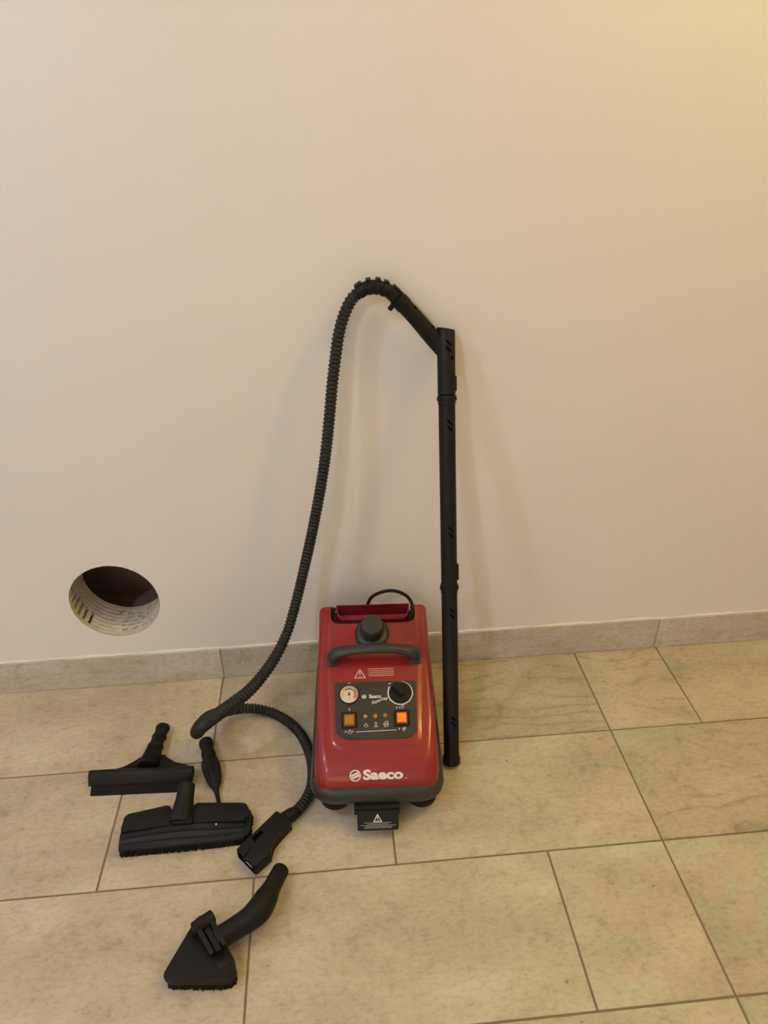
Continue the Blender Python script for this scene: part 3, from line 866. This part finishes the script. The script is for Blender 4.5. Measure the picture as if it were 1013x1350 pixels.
# grip: upright socket with slanted top and a branch handle
bm = bmesh.new()
a, b = .862 * Lw, Lw
lathe(bm, [(RT * .9, a), (.0190, a + .001), (.0188, b - .10), (.0190, b - .002), (.0178, b), (.012, b + .0005)], 32, TM)
for v in bm.verts:
    d = (v.co - TB).dot(AX)
    if d > b - .004:
        lx = (TM.inverted() @ v.co).x
        v.co -= AX * (lx * .18 + .002)
J0 = tp(.958); G1 = at_y(523, 392, 1.428)
gp, _ = spline([J0 + Vector((.004, 0, -.012)), at_y(574, 449, 1.430), at_y(550, 421, 1.429), G1], 30)
sweep(bm, gp, lambda i: .0185 - .0022 * min(1, i / 22), 28, up=(0, 1, 0))
gr = lchild('grip', bm, M['black'], angle=45); gr['label'] = 'black branched hand grip'
slots(gr, [(.962, .0190)])
bm = bmesh.new()
q = TM @ Matrix.Translation((0, 0, .938 * Lw)) @ Matrix.Rotation(R(-58), 4, 'Z') @ Matrix.Translation((.0182, 0, 0)) @ Matrix.Rotation(R(90), 4, 'Y')
lathe(bm, [(.0036, 0), (.0036, .0011)], 14, q); lchild('screw_hole', bm, M['hole_shade'])
gdir = (Vector(gp[-1]) - Vector(gp[10])).normalized(); gup = Vector((1, 0, 1)) - gdir * Vector((1, 0, 1)).dot(gdir); gup.normalize()
for u, v in ((543, 405), (568, 431.5)):
    c = at_y(u, v, 1.430); ax_pt = min(gp, key=lambda p: (Vector(p) - c).length)
    d = (gup * .86 + Vector((0, -.5, 0))).normalized()
    bm = bmesh.new(); lathe(bm, [(.0030, 0), (.0030, .0014)], 14, aim(Vector(ax_pt) + d * .0162, d)); lchild('screw_hole', bm, M['hole_shade'])  # black disc on the surface, painting the shade inside a screw hole
# clip ring with a small hook on the grip
bm = bmesh.new()
lathe(bm, [(.0160, -.008), (.0174, -.007), (.0174, .007), (.0160, .008)], 28, aim(Vector(gp[-4]), gdir))
hk = at_y(517, 404, 1.425)
box(bm, (-.0055, -.005, -.009), (.0055, .005, .009), .003, 2, aim(hk, (at_y(515, 407, 1.425) - at_y(522, 399, 1.425)), (0, 1, 0)))
box(bm, (-.004, -.004, -.010), (.004, .004, .006), .002, 1, aim(at_y(521.5, 399.5, 1.425), (at_y(515, 407, 1.425) - at_y(522, 399, 1.425)), (0, 1, 0)))
lchild('clip', bm, M['black'])
# bend relief: core with four C-shaped ribs and a sleeve
rp, _ = spline([G1, at_y(514, 384, 1.428), at_y(504, 379.5, 1.428), at_y(493, 377.5, 1.428), at_y(481, 380, 1.428), at_y(472, 386, 1.428)], 41)
bm = bmesh.new()
sweep(bm, rp, .0128, 20, up=(0, 1, 0))
ctr = at_y(494, 400, 1.428)
def relief_rib(i, ln, r, tab):
    p = Vector(rp[i]); d = (Vector(rp[min(40, i + 1)]) - Vector(rp[max(0, i - 1)])).normalized(); out = (p - ctr); out = (out - d * out.dot(d)).normalized()
    lathe(bm, [(r * .9, -ln / 2), (r, -ln / 2 + .001), (r, ln / 2 - .001), (r * .9, ln / 2)], 24, aim(p, d))
    box(bm, (-.004, -.0105, -ln / 2), (.0010, .0105, ln / 2), .0014, 1, aim(p + out * r, d, out) @ Matrix.Rotation(0, 4, 'Z'))
relief_rib(36, .016, .0146, 1); relief_rib(28, .0102, .0158, 1); relief_rib(21, .0102, .0158, 1); relief_rib(14, .0102, .0155, 1); relief_rib(5, .018, .0148, 1)
br_ = lchild('bend_relief', bm, M['black']); br_['label'] = 'finned black bend relief'
# ribbed hose
def hp(u, v, gap): p = at_y(u, v, YF - gap); return (p.x, p.y, p.z)
H = [hp(474, 384.5, .028), hp(463, 396, .028), hp(454, 415, .032), hp(447, 440, .038), hp(442, 475, .045), hp(438, 510, .052), hp(434.5, 550, .058), hp(430.5, 590, .064), hp(425, 630, .070), hp(418, 670, .077), hp(410, 710, .085), hp(401, 750, .094), hp(394, 780, .106), hp(387.5, 805, .120), hp(379, 833, .142), hp(366, 861, .176), hp(349, 887, .215), hp(328, 911, .254), hp(305, 929, .290), hp(283, 945, .318), hp(266, 958, .338), hp(260, 965, .330), hp(264, 957, .285)]
def fl(u, v, z): p = at_z(u, v, z); return (p.x, p.y, p.z)
H += [fl(276, 945, .078), fl(296, 938, .050), fl(322, 934, .030), fl(346, 936, .0165), fl(368, 944, .0130), fl(388, 958, .0130), fl(402, 977, .0130), fl(411, 1003, .0130), fl(412, 1030, .0130), fl(405, 1052, .0140), fl(391, 1070, .0170)]
NS = 1500
hs, HL = spline(H, NS)
npitch = HL / .0088
thick = []
for i in range(NS):
    f = i / (NS - 1); s = f * HL
    lo = at_z(262, 962, .12)
    near = max(0, 1 - (Vector(hs[i]) - Vector(H[20])).length / .28)
    thick.append((near, s))
def hrad(i):
    near, s = thick[i]
    base = .0116 + .0038 * near ** .8
    amp = .0014 * (1 - .75 * min(1, max(0, near - .45) * 2.2))
    ph = math.cos(2 * math.pi * s / .0088)
    return base + amp * max(-.8, min(.8, ph * 1.3))
bm = bmesh.new(); sweep(bm, hs, hrad, 16, up=(0, 1, 0))
ho = lchild('hose', bm, M['rubber'], angle=60); ho['label'] = 'ribbed black steam hose'
# square connector plug lying on the floor
def ftop(u, v, z): p = at_z(u, v, z); return (p.x, p.y)
PZ = .034
out = [ftop(*q, PZ) for q in ((312, 1119), (364.5, 1068.5), (370.5, 1071.5), (384, 1082.5), (378.5, 1087), (366.5, 1098.5), (359.5, 1108), (356.5, 1118), (357, 1124), (335.5, 1142.5))]
bm = bmesh.new(); prism(bm, out, .0035, PZ, .0016, 2)
pl = lchild('connector_plug', bm, M['black'], angle=30); pl['label'] = 'blocky black connector plug at the hose end'
a, b = Vector(out[0]), Vector(out[-1]); ed = (b - a); dirp = (Vector(out[1]) - a).normalized()
bm = bmesh.new()
def bar2d(p, q, wd, z0, z1):
    p, q = Vector(p), Vector(q); d = (q - p).normalized(); n = Vector((-d.y, d.x)) * wd / 2
    prism(bm, [p - n, q - n, q + n, p + n], z0, z1)
bar2d(ftop(322.5, 1129.5, PZ), ftop(330, 1119, PZ), .0022, PZ - .004, PZ + .0003)  # notches drawn as black bars, shade put into the colour
bar2d(ftop(335, 1111, PZ), ftop(341, 1103, PZ), .0022, PZ - .004, PZ + .0003)
bar2d(ftop(334, 1106.5, PZ), ftop(346, 1096, PZ), .009, PZ - .004, PZ + .0004)
# mouths in the end face, their inner shade painted as near-black blocks
nf = Vector((ed.y, -ed.x)).normalized()
if nf.dot(dirp) > 0: nf = -nf
for f0, f1 in ((.06, .36), (.44, .94)):
    p, q = a.lerp(b, f0) + nf * .0004, a.lerp(b, f1) + nf * .0004
    prism(bm, [p, q, q - nf * .003, p - nf * .003], .008, PZ - .005)
lchild('plug_recess', bm, M['hole_shade'], smooth=False)
bm = bmesh.new(); p = a.lerp(b, .55) + nf * .0012; q = a.lerp(b, .86) + nf * .0012
prism(bm, [p, q, q - nf * .001, p - nf * .001], PZ - .012, PZ - .0095); lchild('contact_pin', bm, M['metal'], smooth=False)
bm = bmesh.new()
P0 = Vector(H[-1]); P1 = Vector((*ftop(376, 1079, PZ * .55), .018))
sweep(bm, [P0, P0.lerp(P1, .3), P0.lerp(P1, .6), P1], lambda i: (.0125, .0142, .0150, .0150)[i], 20)
lchild('hose_cuff', bm, M['black'])

# ------------------------------------------------------------------ tools on the floor
def cone_pipe(bm, pts, radii, seg=24, n=40, up=(0, 0, 1), squash=(1, 1)):
    sp, L = spline([(*p, r) for p, r in zip(pts, radii)], n)
    sweep(bm, [q.xyz for q in sp], lambda i: sp[i].w, seg, squash, up)
    return sp

# window squeegee
sq0 = at_z(190, 1030, .0); 
sq = thing('squeegee', 'black window squeegee with ribbed neck lying leftmost on the floor', 'squeegee', (-.47, 1.135, 0), R(-2.6))
def local_bm_box(parent, name, lo, hi, bev, mat='black'):
    bm = bmesh.new(); box(bm, lo, hi, bev); return obj(name, bm, M[mat], parent)
# cross-section runs from the blade's edge on the floor up to the bar
def xprism(bm, sec, x0, x1, bev=0):
    """section given as (y, z), extruded along x"""
    m = Matrix(((0, 0, 1, 0), (1, 0, 0, 0), (0, 1, 0, 0), (0, 0, 0, 1)))
    prism(bm, sec, x0, x1, bev, 2, m)
bm = bmesh.new(); xprism(bm, round_poly([(-.020, .016), (-.017, .0125), (.010, .010), (.014, .030), (.004, .040), (-.006, .037)], .003, 3), -.1120, .1205, .0012)
obj('blade_holder', bm, M['black'], sq)
bm = bmesh.new(); xprism(bm, [(-.034, .0005), (-.031, .0005), (-.006, .0180), (-.008, .0210)], -.1065, .1175)
obj('blade', bm, M['bristle'], sq, smooth=False)
bm = bmesh.new()
web = [(-.088, .012), (-.045, .026), (-.022, .038), (-.008, .058), (.044, .058), (.054, .042), (.070, .031), (.118, .020), (.118, .004), (-.088, .004)]
prism(bm, web, .008, .022, .003, 2); obj('web', bm, M['black'], sq)
bm = bmesh.new()
nk0 = Vector((.012, .008, .026)); nk1 = Vector((.0215, .144, .022))
dirn = (nk1 - nk0)
prof_n = [(0, .0255), (.06, .0245)]
k = 0
pf = []
for i in range(9):
    z = .012 + i * .0062; rr = .0240 - i * .0007
    pf += [(rr, z), (rr, z + .0035), (rr - .0025, z + .0040), (rr - .0025, z + .0058)]
Ln = dirn.length
pf += [(.0190, .070), (.0190, .074), (.0160, .077), (.0155, .098), (.0175, .0985), (.0175, .103), (.0150, .104), (.0155, Ln - .012), (.0172, Ln - .011), (.0172, Ln - .003), (.0155, Ln)]
lathe(bm, pf, 28, aim(nk0, dirn) @ Matrix.Diagonal((.82, 1, 1, 1)))
nk = obj('neck', bm, M['black'], sq, angle=35)

# large floor brush
fb = thing('floor_brush', 'wide rectangular black floor brush with bristles and stub neck', 'brush head', (-.352, 1.008, 0), R(3.0))
FBI = Matrix.Translation(fb.location) @ Matrix.Rotation(R(3.0), 4, 'Z'); FBI.invert()
def fbl(u, v, z): p = FBI @ at_z(u, v, z); return (p.x, p.y)
plate = [fbl(156.5, 1122, .022), fbl(158, 1100, .028), fbl(164, 1074, .042), fbl(223, 1060, .044), fbl(264, 1056, .044), fbl(322, 1058, .042), fbl(330.5, 1063, .036), fbl(329, 1098, .026), fbl(321, 1105, .022)]
bm = bmesh.new()
prism(bm, round_poly(plate, .006, 3), .018, .027, .003, 2)
obj('plate', bm, M['black'], fb)
bm = bmesh.new()
pod = round_poly([fbl(158.5, 1098, .040), fbl(165, 1073.5, .044), fbl(224, 1059.5, .046), fbl(232, 1086, .044)], .006, 4)
prism(bm, pod, .020, .043, .005, 3)
obj('pod', bm, M['black'], fb)
bm = bmesh.new()
pod = round_poly([fbl(252, 1084, .044), fbl(256, 1057, .046), fbl(322, 1058, .043), fbl(329, 1064, .040), fbl(322, 1083, .040)], .006, 4)
prism(bm, pod, .020, .043, .005, 3)
obj('pod', bm, M['black'], fb)
# gently arched front apron with two ridges
bm = bmesh.new()
A_ = [fbl(158, 1101, .034), fbl(200, 1092, .038), fbl(233, 1087, .040), fbl(252, 1086, .040), fbl(290, 1085, .038), fbl(322, 1084, .034)]
B_ = [fbl(156, 1121, .026), fbl(200, 1117, .026), fbl(233, 1114, .026), fbl(252, 1112, .026), fbl(290, 1108, .026), fbl(321, 1104, .026)]
pa_, _ = spline([(x, y, z) for (x, y), z in zip(A_, (.034, .038, .041, .041, .038, .034))], 30)
pb_, _ = spline([(x, y, .0265) for x, y in B_], 30)
rows_ = []
for k in range(13):
    f = k / 12; rows_.append([bm.verts.new(a.lerp(b, f) + Vector((0, 0, .0022 * max(0, math.cos((f - .42) * 14)) * (1 if .3 < f < .54 else 0) + .002 * (1 if .72 < f < .8 else 0)))) for a, b in zip(pa_, pb_)])
for r0, r1 in zip(rows_, rows_[1:]):
    for i in range(29): bm.faces.new((r0[i], r0[i + 1], r1[i + 1], r1[i]))
geo_ = bmesh.ops.extrude_face_region(bm, geom=bm.faces[:])
for v in geo_['geom']:
    if isinstance(v, bmesh.types.BMVert): v.co.z = .020
obj('apron', bm, M['black'], fb, angle=25)
# neck socket
bm = bmesh.new()
n0 = FBI @ at_z(240, 1080, .036); n1 = FBI @ at_z(246.5, 1034, .062)
cone_pipe(bm, [n0 + (n0 - n1).normalized() * .008, n0.lerp(n1, .25), n0.lerp(n1, .6), n1], [.0265, .0230, .0190, .0180], 26, 24)
obj('neck', bm, M['black'], fb)
bm = bmesh.new()
nb = round_poly([fbl(226, 1087, .046), fbl(231, 1060, .046), fbl(256, 1058, .046), fbl(254, 1085, .046)], .004, 3)
prism(bm, nb, .022, .050, .006, 3); obj('neck_root', bm, M['black'], fb)
bm = bmesh.new(); lathe(bm, [(.0018, 0), (.0018, .002), (.001, .0025)], 10, Matrix.Translation((*fbl(285, 1086, .043), .0405))); obj('rivet', bm, M['metal'], fb)
# bristles: tufts round the rim of the plate
def tufts(parent, outline, z0, z1, step, splay, inner=True):
    bm = bmesh.new(); P = [Vector(p) for p in outline]; n = len(P); rr = random.Random(8)
    c = sum(P, Vector((0, 0))) / n
    tot = 0
    for a, b in zip(P, P[1:] + P[:1]):
        L = (b - a).length; k = max(1, int(L / step))
        for i in range(k):
            for lay in (0.99, .955, .9):
                p = a.lerp(b, (i + rr.uniform(.1, .9)) / k); p = c + (p - c) * lay
                o_ = (p - c).normalized() * splay * rr.uniform(.2, 1.2)
                w_ = .0012
                top = [bm.verts.new((p.x + dx * w_, p.y + dy * w_, z1)) for dx, dy in ((-1, -1), (1, -1), (1, 1), (-1, 1))]
                bot = [bm.verts.new((p.x + o_.x + dx * w_ * 1.1 + rr.uniform(-.0006, .0006), p.y + o_.y + dy * w_ * 1.1, z0 + rr.uniform(0, .0012))) for dx, dy in ((-1, -1), (1, -1), (1, 1), (-1, 1))]
                for j in range(4): bm.faces.new((bot[j], bot[(j + 1) % 4], top[(j + 1) % 4], top[j]))
                bm.faces.new(bot[::-1])
    o = obj('bristles', bm, M['bristle'], parent, smooth=False); o['kind'] = 'stuff'; return o
tufts(fb, round_poly(plate, .006, 3), .0006, .020, .0042, .003)

# small pointed nozzle
na, nz = at_z(271.5, 978, .020), at_z(289.5, 1062, .008)
nozzle = thing('steam_nozzle', 'small pointed black nozzle lying between squeegee and hose loop', 'nozzle', (na.x, na.y, 0))
nl = Matrix.Translation((-na.x, -na.y, 0))
nd = nz - na; LN = nd.length
bm = bmesh.new()
pf = [(.010, -.006), (.0150, -.003), (.0168, .002), (.0168, .012), (.0150, .016), (.0148, .030), (.0162, .033), (.0168, .040), (.0160, .048), (.0135, .052), (.0140, .056)]
lathe(bm, [(r, z) for r, z in pf], 26, aim(na, nd)); o = obj('coupling', bm, M['black'], nozzle); o.matrix_parent_inverse = nl
for k in (0,):
    bm = bmesh.new()
    seg = 24; rings = []
    for r, z in ((.0130, .050), (.0190, .060), (.0200, .070), (.0196, .085), (.0180, .102), (.0140, .120), (.0085, .134), (.0055, .146), (.0045, .165), (.0040, LN)):
        rings.append([bm.verts.new((r * (1 + (.10 if i % 4 < 2 else -.04) * (1 if .055 < z < .125 else 0)) * math.cos(2 * math.pi * i / seg), r * (1 + (.10 if i % 4 < 2 else -.04) * (1 if .055 < z < .125 else 0)) * math.sin(2 * math.pi * i / seg), z)) for i in range(seg)])
    for a, b in zip(rings, rings[1:]):
        for i in range(seg): bm.faces.new((a[i], a[(i + 1) % seg], b[(i + 1) % seg], b[i]))
    bm.faces.new(rings[0][::-1]); bm.faces.new(rings[-1])
    bmesh.ops.transform(bm, matrix=aim(na, nd), verts=bm.verts)
    o = obj('spout', bm, M['black'], nozzle); o.matrix_parent_inverse = nl

# triangular brush with angled pipe
tb = thing('triangle_brush', 'black triangular brush with bent pipe, nearest on the floor', 'brush head', (-.283, .735, 0))
tl = Matrix.Translation((-.283, -.735 * -1 * -1, 0)); tl = Matrix.Translation((.283, -.735, 0))
def tchild(name, bm, mat='black', **kw):
    o = obj(name, bm, M[mat], tb, **kw); o.matrix_parent_inverse = tl; return o
TZ = .040
tri = round_poly([ftop(213.5, 1287, TZ), ftop(262, 1205, TZ), ftop(277, 1205, TZ), ftop(311, 1268, TZ), ftop(310, 1284, TZ), ftop(297, 1290, TZ), ftop(222, 1290, TZ)], [.016, .008, .008, .012, .010, .010, .008], 5)
bm = bmesh.new(); prism(bm, tri, .022, TZ, .0055, 3); tchild('plate', bm)
c = sum((Vector(p) for p in tri), Vector((0, 0))) / len(tri)
bm = bmesh.new(); prism(bm, [c + (Vector(p) - c) * .97 for p in tri], .015, .0235, .002, 1); tchild('brush_base', bm)
tb_t = tufts(tb, [c + (Vector(p) - c) * .93 for p in tri], .0006, .016, .0042, .003); tb_t.matrix_parent_inverse = tl
bm = bmesh.new(); lathe(bm, [(.0120, TZ - .004), (.0120, TZ + .0008), (.0108, TZ + .0016)], 24, Matrix.Translation((*ftop(294, 1267, TZ), 0))); tchild('pivot_cover', bm)
# forked yoke over the plate
bm = bmesh.new()
y0_, y1_ = Vector((*ftop(268, 1214, .062), .052)), Vector((*ftop(288, 1250, .056), .046))
yd = (y1_ - y0_); yl = yd.length
ym = aim(y0_, yd, (0, 0, 1))
for s in (-1, 1): box(bm, (-.012, s * .0125 - .0045, -.004), (.009, s * .0125 + .0045, yl), .002, 2, ym)
box(bm, (-.014, -.017, -.008), (.008, .017, .010), .004, 2, ym)
tchild('yoke', bm)
bm = bmesh.new(); box(bm, (-.006, -.0055, .012), (.0070, .0055, yl + .002), .0015, 1, ym); tchild('latch', bm)
bm = bmesh.new(); lathe(bm, [(.009, -.021), (.0125, -.019), (.0125, .019), (.009, .021)], 24, aim(y0_ + Vector((0, 0, .001)) + yd.normalized() * -.002, ym.to_3x3() @ Vector((0, 1, 0)))); tchild('hinge', bm)
# pipe
bm = bmesh.new()
pts = [at_z(284, 1240, .040), at_z(300, 1230, .040), at_z(316, 1220, .041), at_z(330, 1210.5, .043), at_z(342, 1199, .045), at_z(351, 1184, .044), at_z(358.5, 1170, .040), at_z(365, 1157.5, .036), at_z(370, 1148, .033)]
sp = cone_pipe(bm, pts, [.0200, .0200, .0205, .0220, .0240, .0222, .0178, .0170, .0165], 28, 60)
lathe(bm, [(.015, -.003), (.0182, -.002), (.0182, .004), (.015, .006)], 26, aim(sp[44].xyz, sp[46].xyz - sp[42].xyz))
lathe(bm, [(.0167, 0), (.0160, .004), (.012, .0075), (.006, .009)], 28, aim(sp[59].xyz, sp[59].xyz - sp[56].xyz))
tchild('pipe', bm)
